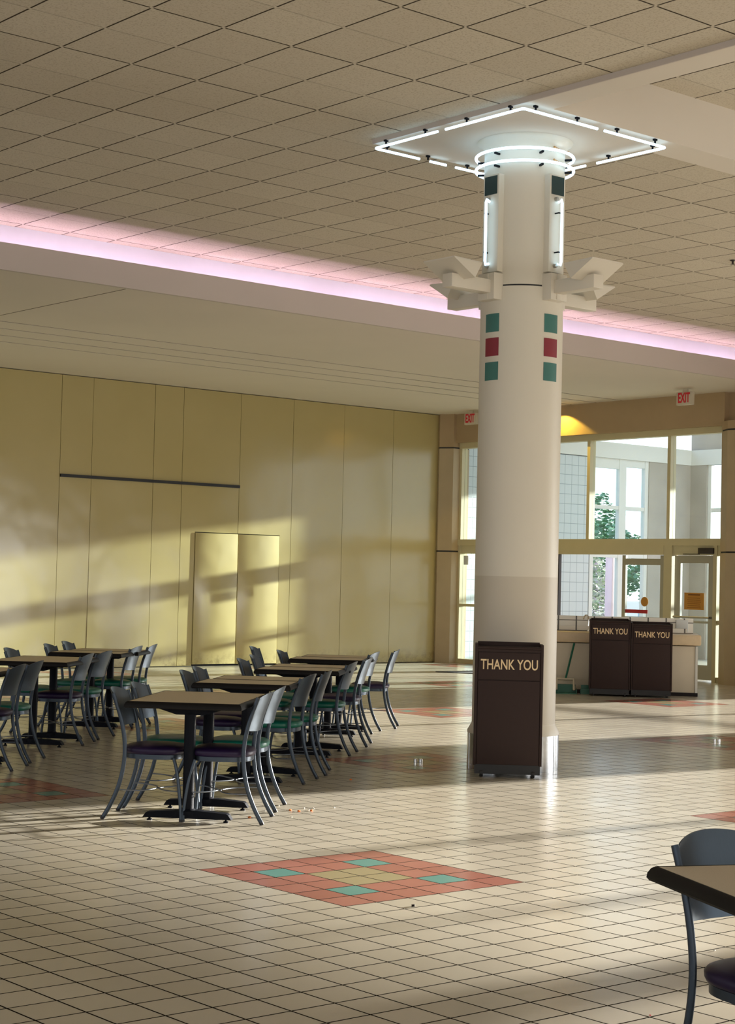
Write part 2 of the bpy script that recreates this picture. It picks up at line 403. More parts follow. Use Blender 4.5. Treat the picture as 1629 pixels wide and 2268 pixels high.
# yellow folding panels (one wall, seams as gaps, each panel hung a hair differently)
bm = new_bm()
xs = [X0, -3.0, 1.0, 4.5, 7.6, 10.2, 12.35, 14.57, 15.18, 16.42, 17.02, 18.265, 19.47, 20.69, 21.93, 23.25]
for i, (a, c) in enumerate(zip(xs, xs[1:])):
    t = random.uniform(-.0012, .0012); t2 = random.uniform(-.001, .001)
    g = .004
    def pane(x0, x1, z0, z1):
        y = lambda x, z: YW + t*(x-(a+c)/2) + t2*(z-2.4)
        vs = [bm.verts.new((x, y(x, z)+dy, z)) for dy in (0, .06) for x, z in ((x0,z0),(x1,z0),(x1,z1),(x0,z1))]
        for f in ((0,1,2,3),(7,6,5,4),(0,4,5,1),(1,5,6,2),(2,6,7,3),(3,7,4,0)): bm.faces.new([vs[k] for k in f])
    x0, x1 = a+g, c-g
    if 17.0 < a < 17.1:                 # bay 17.02-18.265: door leaf cut out from 17.33
        pane(x0, 17.325, .012, ZS-.012); pane(17.325, x1, 2.375, ZS-.012)
    elif 18.2 < a < 18.3:
        pane(x0, 19.215, 2.375, ZS-.012); pane(19.215, x1, .012, ZS-.012)
    else: pane(x0, x1, .012, ZS-.012)
struct('wall_left', bm, M_PANEL, label='yellow painted panelled wall')
bm = new_bm(); box(bm, X0, XE+.3, YW+.075, YW+.2, -.01, ZS); struct('wall_left_backing', bm, M_DARKLINE, label='dark backing behind the yellow panels')
dt = sthing('door_1', 'pair of yellow flush doors in the panelled wall', (18.27, YW, 0))
bm = new_bm(); box(bm, 17.337-18.27, -.008, -.012, .035, .035, 2.362, .004); obj('door_leaf', bm, M_PANEL, dt, 30)
bm = new_bm(); box(bm, .012, 19.205-18.27, -.006, .035, .030, 2.362, .004); obj('door_leaf', bm, M_PANEL, dt, 30)
bm = new_bm(); box(bm, 14.575, 18.262, YW-.035, YW+.002, 3.195, 3.245, .004)
struct('trim_6', bm, M_DARKLINE, label='long black horizontal bar fixed on the yellow wall')
# walls outside the frame
bm = new_bm(); box(bm, X0-.15, X0, Y0, YW, 0, .9); box(bm, X0-.15, X0, Y0, YW, 4.6, 6.1)
for k in range(9): box(bm, X0-.15, X0, Y0+k*3.7, Y0+k*3.7+.9, .9, 4.6)
struct('wall_back', bm, M_WHITE, label='white wall behind the viewer with windows')
bm = new_bm(); box(bm, X0, XE, Y0-.15, Y0, 0, .4); box(bm, X0, XE, Y0-.15, Y0, 4.9, 6.1)
for k in range(9): box(bm, X0+k*3.8, X0+k*3.8+.8, Y0-.15, Y0, .4, 4.9)
struct('wall_front', bm, M_WHITE, label='white wall with windows beside the viewer')
# right (entrance) wall: header, piers; the glazed shop front south of it is outside the frame
bm = new_bm()
box(bm, XE-.12, XE+.3, 18.25, YW+.1, 4.35, ZS+.1)
box(bm, XE, XE+.3, Y0, 18.25, 2.74, 6.05); box(bm, XE, XE+.3, 11.13, 15.3, 1.86, 2.74)  # unseen upper wall and lowered header, shaped to cut off the sun
for a, c in ((Y0, .4), (2.47, 2.95), (8.47, 11.13), (15.3, 18.2)): box(bm, XE, XE+.3, a, c, 0, 2.74)
struct('wall_right', bm, M_TAN, label='tan entrance wall with header above the glazing')
bm = new_bm()
for y in (4.13, 6.05, 13.2): box(bm, XE+.05, XE+.17, y-.05, y+.05, 0, 2.62)
for a, c in ((.4, 2.47), (2.95, 8.47), (11.13, 15.3)): box(bm, XE+.05, XE+.17, a, c, 1.02, 1.08)
struct('window_6', bm, M_ALU, label='aluminium shop front mullions')
# pilasters at both ends of the entrance glazing
def pilaster(name, poly, label):
    t = sthing(name, label)
    z = [0, 2.19, 2.205, 4.27]
    bm = new_bm(); prism(bm, poly, 0, 2.185); prism(bm, poly, 2.215, 4.235)
    obj('stone_face', bm, M_PIL, t)
    c = Vector((sum(p[0] for p in poly)/len(poly), sum(p[1] for p in poly)/len(poly)))
    ins = [(c.x+(x-c.x)*.97, c.y+(y-c.y)*.97) for x, y in poly]
    bm = new_bm(); prism(bm, ins, 2.185, 2.215); prism(bm, ins, 4.235, 4.262); obj('joint', bm, M_DARKLINE, t)
    bm = new_bm(); prism(bm, poly, 4.262, ZS+.0 if 'corner' in label else 4.40); obj('capping', bm, M_TAN, t)
pilaster('trim_7', [(XE+.25, 24.86), (XE+.25, YW), (23.12, YW), (23.08, 25.12), (23.22, 24.86)], 'faceted tan pilaster at the corner of the yellow wall')
pilaster('trim_8', [(XE+.25, 17.3), (XE+.25, 18.25), (23.22, 18.25), (23.05, 18.0), (23.05, 17.3)], 'faceted tan pilaster right of the entrance doors')

# entrance glazing -------------------------------------------------
def ybox(bm, y0, y1, z0, z1, x0=0.0, x1=.15): box(bm, XE+x0, XE+x1, min(y0,y1), max(y0,y1), z0, z1)
def pane_y(name, y0, y1, z0, z1, parent, x=.08):
    bm = new_bm(); ybox(bm, y0, y1, z0, z1, x, x+.008); return obj(name, bm, M_GLASS, parent)
t = sthing('window_1', 'tall transom window left of the column, above the door head')
bm = new_bm(); ybox(bm, 24.86, 24.80, 2.44, 4.35); ybox(bm, 21.46, 21.39, 2.44, 4.24); ybox(bm, 24.86, 21.39, 4.24, 4.35, -.02); ybox(bm, 24.86, 21.39, 2.32, 2.44, -.02)
ybox(bm, 23.02, 22.97, 2.44, 4.24)
obj('window_frame', bm, M_OLIVE, t); pane_y('pane', 24.80, 21.46, 2.44, 4.24, t)
t = sthing('window_2', 'transom window between the two cream mullions')
bm = new_bm(); ybox(bm, 19.57, 19.50, 2.44, 4.24); ybox(bm, 21.39, 19.50, 4.24, 4.35, -.02); ybox(bm, 21.39, 19.50, 2.32, 2.44, -.02)
obj('window_frame', bm, M_OLIVE, t); pane_y('pane', 21.39, 19.57, 2.44, 4.24, t)
t = sthing('window_3', 'transom window beside the right pilaster')
bm = new_bm(); ybox(bm, 18.30, 18.25, 0, 4.35); ybox(bm, 19.50, 18.25, 4.24, 4.35, -.02); ybox(bm, 19.50, 18.30, 2.32, 2.44, -.02)
obj('window_frame', bm, M_OLIVE, t); pane_y('pane', 19.50, 18.30, 2.44, 4.24, t)
t = sthing('window_4', 'narrow sidelight left of the column')
bm = new_bm(); ybox(bm, 24.86, 24.80, 0, 2.32); ybox(bm, 22.36, 22.30, 0, 2.32); ybox(bm, 24.80, 22.36, 0, .09); ybox(bm, 24.80, 22.36, 1.12, 1.17); ybox(bm, 24.80, 22.36, 2.16, 2.32, .02)
obj('window_frame', bm, M_OLIVE, t); pane_y('pane', 24.80, 22.36, .09, 2.16, t)
bm = new_bm(); ybox(bm, 24.42, 24.38, 0.09, 2.16, .05, .1); obj('glazing_bar', bm, M_ALU, t)
t = sthing('door_2', 'automatic sliding entrance doors standing open')
bm = new_bm(); ybox(bm, 22.30, 19.60, 2.16, 2.32, -.03, .17); obj('door_header', bm, M_OLIVE, t)
bm = new_bm(); ybox(bm, 22.30, 22.11, 0, 2.16, -.01, .06); obj('door_jamb', bm, M_BRONZE, t)
dl = new_bm(); ybox(dl, 20.62, 20.54, .02, 2.15, .06, .11); ybox(dl, 19.74, 19.65, .02, 2.15, .06, .11); ybox(dl, 20.54, 19.74, 1.98, 2.09, .06, .11); ybox(dl, 20.54, 19.74, .02, .25, .06, .11); ybox(dl, 20.54, 19.74, .95, 1.06, .06, .11)
leaf = obj('door_leaf', dl, M_ALU, t); pane_y('pane', 20.54, 19.74, .25, 1.98, leaf, .082)
bm = new_bm(); ybox(bm, 20.54, 20.03, 1.12, 1.185, .075, .081); obj('decal', bm, M_REDD, leaf)['label'] = 'red warning strip'
bm = new_bm(); lathe(bm, [(.085, 0), (.085, .006)], 24)
bmesh.ops.rotate(bm, verts=bm.verts, cent=(0,0,0), matrix=Matrix.Rotation(-PI/2, 3, 'Y')); bmesh.ops.translate(bm, verts=bm.verts, vec=(XE+.079, 20.10, 1.33)); obj('decal', bm, M_ORANGE, leaf)['label'] = 'round orange sticker'
t = sthing('door_3', 'swing door with push bar and closer')
bm = new_bm(); ybox(bm, 19.60, 19.42, 0, 2.32, -.02, .15); ybox(bm, 18.52, 18.44, 0, 2.32, -.02, .15); ybox(bm, 19.42, 18.52, 2.16, 2.32, .01, .15); obj('door_frame', bm, M_OLIVE, t)
dl = new_bm(); ybox(dl, 19.40, 19.27, .03, 2.15, .04, .09); ybox(dl, 18.66, 18.54, .03, 2.15, .04, .09); ybox(dl, 19.27, 18.66, 2.02, 2.15, .04, .09); ybox(dl, 19.27, 18.66, .03, .28, .04, .09); ybox(dl, 19.27, 18.66, .99, 1.03, .05, .08)
leaf = obj('door_leaf', dl, M_ALU, t); pane_y('pane', 19.27, 18.66, .28, 2.02, leaf, .06)
bm = new_bm(); tube(bm, [(XE-.03, 19.36, 1.09), (XE-.03, 18.58, 1.09)], .018, 10, ref=Vector((0,0,1))); box(bm, XE-.03, XE+.045, 19.33, 19.36, 1.07, 1.11); box(bm, XE-.03, XE+.045, 18.58, 18.61, 1.07, 1.11); obj('push_bar', bm, M_ALU, leaf, 40)
bm = new_bm(); box(bm, XE-.06, XE+.04, 18.50, 18.82, 2.18, 2.28, .006); box(bm, XE-.05, XE-.03, 18.8, 19.15, 2.165, 2.18); obj('door_closer', bm, M_BRONZE, t, 30)
t = sthing('window_5', 'narrow sidelight between swing door and right pilaster')
bm = new_bm(); ybox(bm, 18.44, 18.30, 0, .09); ybox(bm, 18.44, 18.30, .99, 1.05); ybox(bm, 18.44, 18.30, 2.16, 2.32); obj('window_frame', bm, M_OLIVE, t); pane_y('pane', 18.44, 18.30, .09, 2.16, t)

# vestibule and outdoors --------------------------------------------
bm = new_bm()
box(bm, 23.55, 27.25, 24.9, 25.05, 0, 4.33)
struct('wall_vestibule_left', bm, M_BLOCK, label='pale glazed tile wall inside the entrance vestibule')
bm = new_bm(); box(bm, 23.55, 30.74, 24.86, 25.1, 4.34, 4.68); box(bm, 30.55, 30.75, 17.0, 25.1, 4.34, 4.68)
struct('trim_9', bm, M_VWHITE, label='white ring beam around the vestibule')
bm = new_bm(); box(bm, 29.14, 30.74, 24.88, 25.1, 0, 4.34); box(bm, 30.56, 30.74, 24.42, 24.9, 0, 4.34); box(bm, 23.7, 27.3, 24.9, 25.1, 4.68, 5.7)
box(bm, 30.5, 30.75, 21.2, 21.6, 0, 4.34)
box(bm, 30.6, 30.75, 17.0, 24.9, 4.68, 5.72)  # solid panel added to keep high sun off the yellow wall
struct('wall_vestibule_far', bm, M_CONC, label='grey concrete piers of the vestibule with an added solid panel above')
def frame_x(name, x0, x1, bars, label):
    t = sthing(name, label); bm = new_bm()
    box(bm, x0, x0+.11, 24.9, 25.0, 0, 4.34); box(bm, x1-.11, x1, 24.9, 25.0, 0, 4.34)
    for z0, z1 in bars: box(bm, x0+.11, x1-.11, 24.91, 24.99, z0, z1)
    obj('window_frame', bm, M_VWHITE, t)
    bm = new_bm(); box(bm, x0+.11, x1-.11, 24.94, 24.948, .1, 4.3); obj('pane', bm, M_GLASS, t)
frame_x('window_7', 27.28, 28.30, ((0,.1),(2.2,2.34),(3.24,3.32),(4.12,4.34)), 'vestibule side window nearest the tile wall')
frame_x('window_8', 28.30, 29.14, ((0,.1),(2.2,2.34),(3.24,3.32),(4.18,4.34)), 'vestibule side window nearest the far pier')
t = sthing('window_9', 'far glazed front of the vestibule'); bm = new_bm()
for y in (24.37, 23.55, 22.4, 21.6, 20.2, 19.0, 17.8): box(bm, 30.6, 30.7, y-.045, y+.045, 0, 4.34)
for z in (.05, 1.05, 2.28, 3.33): box(bm, 30.62, 30.68, 17.3, 24.4, z-.045, z+.045)
obj('window_frame', bm, M_VWHITE, t)
bm = new_bm(); box(bm, 30.645, 30.653, 17.3, 24.4, .1, 4.3); obj('pane', bm, M_GLASS, t)
bm = new_bm(); box(bm, 23.72, 31.1, 17.0, 25.3, 5.72, 5.84)
struct('ceiling_vestibule', bm, M_VWHITE, label='white vestibule ceiling')
bm = new_bm(); box(bm, 31.2, 140, -60, 120, -.16, -.06); box(bm, 23.8, 31.2, 25.4, 120, -.16, -.06)
struct('ground_pavement', bm, M_ASPH, label='grey pavement and car park outside')
bm = new_bm(); box(bm, 31.2, 60, 34, 70, -.06, -.02); struct('ground_lawn', bm, M_GRASS, label='green lawn beyond the car park')

def plant(name, label, cat, x, y, z0, h, rx, rz, n, mat, size, trunk=True, extra=None, group=None):
    t = thing(name, label, cat, (x, y, -.06), group=group)
    if trunk:
        bm = new_bm(); tube(bm, [(0,0,0), (.03,.02,z0*.6), (0,.05,z0+rz*.6)], [.10,.08,.04], 8)
        for k in range(5):
            a = k*1.3; tube(bm, [(0,.02,z0*.7), (math.cos(a)*rx*.35, math.sin(a)*rx*.35, z0+rz*.5)], [.045,.02], 6)
        obj('trunk', bm, M_BARK, t, 50)
    def crown(nm, cnt, m, s):
        bm = new_bm()
        for _ in range(cnt):
            while True:
                p = Vector((random.uniform(-1,1), random.uniform(-1,1), random.uniform(-1,1)))
                if .25 < p.length < 1: break
            p = p.normalized()*(p.length**.4)
            lump = 1 + .22*math.sin(5*p.x+1.3*x)*math.cos(4*p.y+3*p.z)
            c = Vector((p.x*rx*lump, p.y*rx*lump, z0+rz+p.z*rz*lump))
            q = Matrix.Rotation(random.uniform(0, 6.28), 3, 'Z') @ Matrix.Rotation(random.uniform(-1.2, 1.2), 3, 'X')
            s_ = s*random.uniform(.6, 1.3)
            vs = [bm.verts.new(c + q @ Vector(v)*s_) for v in ((-.5,0,0), (0,-.32,.06), (.6,0,0), (0,.32,.06))]
            bm.faces.new(vs)
        return obj(nm, bm, m, t)
    crown('foliage', n, mat, size)
    if extra: crown('blossom', n//2, extra, size*.7)
    return t
plant('tree', 'bushy green tree seen through the upper side windows', 'tree', 46.0, 41.6, 1.2, 5, 1.9, 1.35, 3400, M_LEAF1, .22)
plant('tree', 'slim tree top rising above the bushy tree', 'tree', 50.0, 45.3, 3.0, 5, .9, 1.1, 900, M_LEAF1, .2)
plant('tree', 'dark round tree behind the sliding door leaf', 'tree', 46.0, 37.4, .7, 5, 1.9, 1.25, 3000, M_LEAF1, .2)
plant('flowering_shrub', 'flowering shrub with pale blossoms outside the vestibule window', 'shrub', 31.2, 28.7, 0.0, 3, .62, 1.4, 2400, M_LEAF2, .13, False, M_FLOWER)
bm = new_bm(); box(bm, 28.62, 28.84, 25.45, 25.65, -.06, 2.35, .01); tag(obj('post', bm, M_PAVEP, smooth=30), 'pale pink post just outside the vestibule side windows', 'post')
# parked car
t = thing('car', 'blue parked car glimpsed low through the sliding door leaf', 'car', (38.5, 31.6, -.06), .9)
bm = new_bm()
prof = [(-2.1,.35),(-2.15,.7),(-1.9,.88),(-1.15,.95),(-.55,1.38),(.75,1.42),(1.5,.98),(2.05,.9),(2.15,.6),(2.1,.35)]
L_, R_ = [[bm.verts.new((x, s*(.84 if z < 1 else .66), z)) for x, z in prof] for s in (-1, 1)]
bm.faces.new(L_); bm.faces.new(R_[::-1])
for k in range(len(prof)): bm.faces.new((L_[k], R_[k], R_[(k+1) % len(prof)], L_[(k+1) % len(prof)]))
obj('body', bm, M_CARB, t, 20)
for sx_ in (-1.3, 1.35):
    for sy_ in (-.78, .78):
        bm = new_bm(); lathe(bm, [(.2,-.1),(.32,-.1),(.33,0),(.32,.1),(.2,.1)], 20)
        bmesh.ops.rotate(bm, verts=bm.verts, cent=(0,0,0), matrix=Matrix.Rotation(PI/2, 3, 'X')); bmesh.ops.translate(bm, verts=bm.verts, vec=(sx_, sy_, .33)); obj('wheel', bm, M_DARKLINE, t, 40)
bm = new_bm()
for s in (-1, 1): box(bm, -.5, .75, s*.69-.02, s*.69+.02, 1.0, 1.3)
obj('side_window', bm, M_BRONZE, t)

# ------------------------------------------------------------------ the column
CX, CY = 10.73, 10.65
col = thing('column', 'round white painted column behind the single waste bin, coloured squares near its top', 'column', (CX, CY, 0))
bm = new_bm(); lathe(bm, [(.362, 1.665), (.362, 4.165)], 64); obj('shaft', bm, M_COLUMN, col, 40)
bm = new_bm(); lathe(bm, [(.3625, .38), (.3625, 1.665)], 64); obj('lower_shaft', bm, M_COLUMN2, col, 40)['label'] = 'slightly darker repainted lower shaft'
bm = new_bm(); lathe(bm, [(.352, 4.165), (.352, 4.18)], 64); obj('reveal', bm, M_DARKLINE, col, 40)
bm = new_bm(); lathe(bm, [(.355, 4.18), (.355, 5.40), (.38, 5.455), (.425, 5.479)], 64); obj('upper_shaft', bm, M_COLUMN, col, 40)
bm = new_bm(); lathe(bm, [(.400, .305), (.400, .325), (.366, .385), (.362, .40)], 64); obj('base_cap', bm, M_COLUMN, col, 30)
bm = new_bm(); lathe(bm, [(.398, .0), (.398, .305)], 64)
for k in range(8):
    a = k*PI/4+.3; box(bm, .397, .402, -.006, .006, .0, .304, mat=Matrix.Rotation(a, 4, 'Z'))
obj('metal_sleeve', bm, M_COLMETAL, col, 30)
def on_side(k):   # local frame: +X of the frame points away from the column on side k
    return Matrix.Rotation(PI/2*k, 4, 'Z')
def curved_patch(bm, az, half, z0, z1, r0, r1):
    n = 8
    ring = [[bm.verts.new((rr*math.cos(az-half+2*half*k/n), rr*math.sin(az-half+2*half*k/n), z)) for k in range(n+1)] for rr, z in ((r1,z0),(r1,z1),(r0,z1),(r0,z0))]
    for i in range(4):
        A, B = ring[i], ring[(i+1) % 4]
        for k in range(n): bm.faces.new((A[k], A[k+1], B[k+1], B[k]))
    bm.faces.new([rg[0] for rg in ring]); bm.faces.new([rg[-1] for rg in ring][::-1])
for k in range(4):
    az = PI/2*k
    for z0, m, nm in ((3.775, M_TEALP, 'teal square'), (3.565, M_MAROON, 'maroon square'), (3.355, M_TEALP, 'teal square')):
        bm = new_bm(); curved_patch(bm, az, .218, z0, z0+.158, .355, .3665)
        obj('square_tile', bm, m, col, 40)['label'] = nm
    R4 = on_side(k)
    bm = new_bm(); box(bm, .30, .405, -.095, .095, 4.29, 5.14, .004, R4); obj('light_panel', bm, M_COLUMN, col, 30)
    bm = new_bm(); box(bm, .403, .410, -.075, .075, 4.965, 5.125, .0, R4); obj('square_tile', bm, M_TEALD, col)['label'] = 'dark teal square on the light panel'
# neon tubes on the column
for i, z in enumerate((5.345, 5.235)):
    t = thing('neon_ring', ('upper' if i == 0 else 'lower') + ' white neon ring around the top of the column', 'neon light', (CX, CY, z), group='white neon rings')
    bm = new_bm(); a0 = math.radians(-80); n = 60; gp = .035
    pts = [(.43*math.cos(a0+gp+(2*PI-2*gp)*k/n), .43*math.sin(a0+gp+(2*PI-2*gp)*k/n), 0) for k in range(n+1)]
    pts = [(pts[0][0]*.93, pts[0][1]*.93, .012)] + pts + [(pts[-1][0]*.93, pts[-1][1]*.93, .012)]
    tube(bm, pts, .013, 8, ref=Vector((0,0,1))); obj('glass_tube', bm, M_NEON, t, 60)
    for k in range(6):
        a = a0+.45+k*1.05; bm = new_bm(); box(bm, .35, .418, -.009, .009, -.03, -.014, mat=Matrix.Rotation(a, 4, 'Z')); obj('bracket', bm, M_BLACKM, t)
    for s in (-.09, .09):
        bm = new_bm(); tube(bm, [(.39*math.cos(a0+s), .39*math.sin(a0+s), .02), (.40*math.cos(a0+s*3.2), .40*math.sin(a0+s*3.2), .035)], .009, 6)
        obj('electrode', bm, M_COPPER, t)
t = thing('neon_square', 'white neon tube square hung under the ceiling cap around the column', 'neon light', (CX, CY, 5.43))
x0, x1, y0, y1 = 9.765-CX, 11.525-CX, 9.72-CY, 11.56-CY
def corner_run(a, c, b_): # a -> corner c -> b
    a, c, b_ = Vector(a), Vector(c), Vector(b_); rr = .02
    p = [a, c+(a-c).normalized()*rr, c+((a-c).normalized()+(b_-c).normalized())*rr*.35, c+(b_-c).normalized()*rr, b_]
    bm = new_bm(); tube(bm, p, .012, 8, ref=Vector((0,0,1))); return bm
mx_, my_ = (x0+x1)/2, (y0+y1)/2
runs = [((x0, my_+.10, 0), (x0, y1, 0), (mx_-.35, y1, 0)), ((x0, my_+.0, 0), (x0, y0, 0), (mx_+.0, y0, 0)), ((mx_+.09, y0, 0), (x1, y0, 0), (x1, my_-.12, 0)), ((x1, my_+.02, 0), (x1, y1, 0), (mx_+.1, y1, 0))]
for a, c, b_ in runs: obj('glass_tube', corner_run(a, c, b_), M_NEON, t, 60)
bm = new_bm(); tube(bm, [(mx_-.22, y1, 0), (mx_-.02, y1, 0)], .012, 8, ref=Vector((0,0,1))); obj('glass_tube', bm, M_NEON, t, 60)
for s in range(4):
    for q in (.08, .36, .64, .92):
        p = {0: (x0, y0+(y1-y0)*q), 1: (x1, y0+(y1-y0)*q), 2: (x0+(x1-x0)*q, y0), 3: (x0+(x1-x0)*q, y1)}[s]
        bm = new_bm(); box(bm, p[0]-.006, p[0]+.006, p[1]-.006, p[1]+.006, .008, .05); box(bm, p[0]-.018, p[0]+.018, p[1]-.012, p[1]+.012, .034, .05); obj('hanger', bm, M_BLACKM, t)
for k, lab in ((2, 'vertical white neon tube on the left panel of the column'), (3, 'vertical white neon tube on the right panel of the column'),
               (0, 'vertical white neon tube on the far right panel behind the column'), (1, 'vertical white neon tube on the far left panel behind the column')):
    t = thing('neon_tube', lab, 'neon light', (CX, CY, 4.3), group='vertical neon tubes on the column'); R4 = on_side(k)
    pts = [(.42, 0, .60), (.455, 0, .615), (.462, 0, .59), (.462, 0, .08), (.455, 0, .05), (.42, 0, .06)]
    bm = new_bm(); tube(bm, [R4 @ Vector(p) for p in pts], .012, 8); obj('glass_tube', bm, M_NEON, t, 60)
    for z in (.50, .16):
        bm = new_bm(); box(bm, .405, .455, -.03, -.022, z-.005, z+.005, mat=R4); box(bm, .448, .456, -.03, .0, z-.005, z+.005, mat=R4); obj('bracket', bm, M_BLACKM, t)
    for z in (.045, .625):
        bm = new_bm(); tube(bm, [R4 @ Vector((.404, -.025, z)), R4 @ Vector((.43, -.02, z))], .018, 12); obj('socket', bm, M_ALU, t, 40)
# folded plate uplights on brackets
for k, lab in ((2, 'white folded plate uplight on the left front of the column'), (3, 'white folded plate uplight on the right front of the column'),
               (1, 'lower looking white folded uplight on the left, behind the column'), (0, 'lower looking white folded uplight on the right, behind the column')):
    t = thing('column_sconce', lab, 'sconce', (CX, CY, 0), group='folded plate sconces on the column'); R4 = on_side(k)
    bm = new_bm(); box(bm, .33, .445, -.10, .10, 4.045, 4.275, .005, R4); box(bm, .36, .452, -.03, .03, 4.05, 4.27, .004, R4); obj('bracket', bm, M_SCONCE, t, 30)
    bm = new_bm(); box(bm, .44, .90, -.06, .06, 4.10, 4.215, .004, R4); obj('arm', bm, M_SCONCE, t, 30)
    bm = new_bm(); th_ = .006; hl = .195
    P_ = [(-1.0+.0, 4.315), (-.76, 4.175), (-.68, 4.305)]
    P_ = [(1.0, 4.315), (.76, 4.175), (.68, 4.305)]
    A = [bm.verts.new(R4 @ Vector((x, -hl, z))) for x, z in P_]; B = [bm.verts.new(R4 @ Vector((x, hl, z))) for x, z in P_]
    A2 = [bm.verts.new(R4 @ Vector((x, -hl+th_, z+.012))) for x, z in P_]; B2 = [bm.verts.new(R4 @ Vector((x, hl-th_, z+.012))) for x, z in P_]
    for i in (0, 1):
        bm.faces.new((A[i], A[i+1], B[i+1], B[i])); bm.faces.new((A2[i], B2[i], B2[i+1], A2[i+1]))
    bm.faces.new(A); bm.faces.new(B[::-1]); bm.faces.new(A2[::-1]); bm.faces.new(B2)
    for i in (0, 2): bm.faces.new((A[i], B[i], B2[i], A2[i]))
    bm.faces.new((A[0], A2[0], A2[2], A[2])); bm.faces.new((B[0], B[2], B2[2], B2[0]))
    obj('shade', bm, M_SCONCE, t)

# ------------------------------------------------------------------ tables
TH = -.809
U = Vector((math.cos(TH), math.sin(TH))); V = Vector((-U.y, U.x))
def uv(a, b_): p = U*a + V*b_; return (p.x, p.y, 0)
ZT = .79
def make_table(name, label, W, D, peds, loc, rz, group):
    t = thing(name, label, 'table', loc, rz, group)
    bm = new_bm(); box(bm, -W/2, W/2, -D/2, D/2, ZT-.02, ZT); obj('tabletop', bm, M_LAM, t)
    prof = [(0, ZT-.001), (.008, ZT+.001), (.018, ZT-.006), (.026, ZT-.020), (.028, ZT-.034), (.022, ZT-.042), (-.01, ZT-.044)]
    bm = new_bm(); rings = []
    for o_, z in prof:
        rings.append([bm.verts.new((sx_*(W/2+o_), sy_*(D/2+o_), z)) for sx_, sy_ in ((-1,-1),(1,-1),(1,1),(-1,1))])
    for A, B in zip(rings, rings[1:]):
        for k in range(4): bm.faces.new((A[k], A[(k+1) % 4], B[(k+1) % 4], B[k]))
    bm.faces.new(rings[-1][::-1])
    obj('edge_band', bm, M_BLACKE, t, 40)
    for y in peds:
        bm = new_bm(); lathe(bm, [(.038, .05), (.038, .70)], 20, (0, y)); lathe(bm, [(.055, .045), (.055, .07), (.04, .085)], 20, (0, y)); obj('pedestal', bm, M_BLACKM, t, 40)
        bm = new_bm()                                       # tapered mounting arms under the top
        prism(bm, [(-.26, .745), (.26, .745), (.09, .695), (-.09, .695)], -.02, .02, Matrix.Translation((0, y, 0)) @ Matrix.Rotation(PI/2, 4, 'X'))
        box(bm, -.06, .06, y-.11, y+.11, .735, .746); box(bm, -.12, .12, y-.05, y+.05, .715, .746); obj('mounting_plate', bm, M_BLACKM, t)
        bm = new_bm(); prism(bm, [(-.295, .022), (.295, .022), (.275, .052), (.262, .060), (.07, .075), (-.07, .075), (-.262, .060), (-.275, .052)], -.036, .036, Matrix.Translation((0, y, 0)) @ Matrix.Rotation(PI/2, 4, 'X')); obj('foot_bar', bm, M_BLACKM, t)
        for s in (-.255, .255):
            bm = new_bm(); lathe(bm, [(.018, 0), (.018, .008), (.008, .012), (.008, .03)], 12, (s, y)); obj('glide', bm, M_BLACKM, t, 40)
    return t
G_T = 'black edged laminate tables'
def table_at(uu, vfront, W, D, peds, label): return make_table('cafe_table', label, W, D, peds, uv(uu, vfront + D/2), TH, G_T)
table_at(-2.335, 10.93, .715, 1.06, (-.30, .32), 'laminate table with two pedestals nearest the camera, front of the right row')
for uu, vf, nm in ((-2.335, 13.02, 'second'), (-2.226, 15.17, 'third'), (-2.245, 17.30, 'farthest')):
    D1 = .50
    table_at(uu, vf, .715, D1, (.0,), 'front half of the %s table pair in the right row' % nm)
    table_at(uu+.035, vf+D1+.06, .715, D1, (.06,), 'back half of the %s table pair in the right row' % nm)
table_at(-4.72, 15.28, .715, 1.06, (-.30, .32), 'laminate table in the left row, fully in the frame at its left edge')
table_at(-4.715, 17.23, .715, .50, (.0,), 'front half of the table pair nearest the yellow wall, left row')
table_at(-4.675, 17.79, .715, .50, (.06,), 'back half of the table pair nearest the yellow wall, left row')
table_at(-4.79, 13.16, .715, 1.06, (-.30, .32), 'table cut off by the left frame edge, behind two chairs')
e1 = math.radians(-25)
c = Vector((3.955, 3.315)) + Vector((math.cos(e1), math.sin(e1)))*(.36) + Vector((math.cos(e1-PI/2), math.sin(e1-PI/2)))*.53
make_table('cafe_table', 'laminate table corner in the lower right foreground', .715, 1.06, (-.30, .32), (c.x, c.y, 0), e1, G_T)

# ------------------------------------------------------------------ chairs (face +X, origin on the floor)
def outline(inset, n=44):
    pts = []; cx = .045
    for k in range(n):
        t = 2*PI*k/n; cc, ss = math.cos(t), math.sin(t); e = 2/3.0
        x = (.205-inset)*math.copysign(abs(cc)**e, cc)
        wd = .196 + .05*x - inset
        if x < 0: wd *= 1 - .10*(x/.205)**4
        pts.append((cx+x, wd*math.copysign(abs(ss)**e, ss)))
    return pts
def loops_mesh(bm, lv):
    rings = [[bm.verts.new((x, y, z)) for x, y in outline(i)] for i, z in lv]
    for A, B in zip(rings, rings[1:]):
        n = len(A)
        for k in range(n): bm.faces.new((A[k], A[(k+1) % n], B[(k+1) % n], B[k]))
    bm.faces.new(rings[0][::-1]); bm.faces.new(rings[-1])
def cushion_bm():
    bm = new_bm(); loops_mesh(bm, [(x, z-.025) for x, z in [(.012, .452), (.002, .458), (-.004, .470), (-.005, .486), (.004, .497), (.022, .505), (.06, .513), (.11, .519), (.16, .520)]]); return bm
def post_x(z):
    P = [(0, -.252), (.10, -.203), (.22, -.155), (.34, -.128), (.45, -.120), (.56, -.130), (.68, -.158), (.82, -.208)]
    for (a, xa), (b_, xb) in zip(P, P[1:]):
        if z <= b_: return xa + (xb-xa)*(z-a)/(b_-a)
    return P[-1][1] - (z-.82)*.36
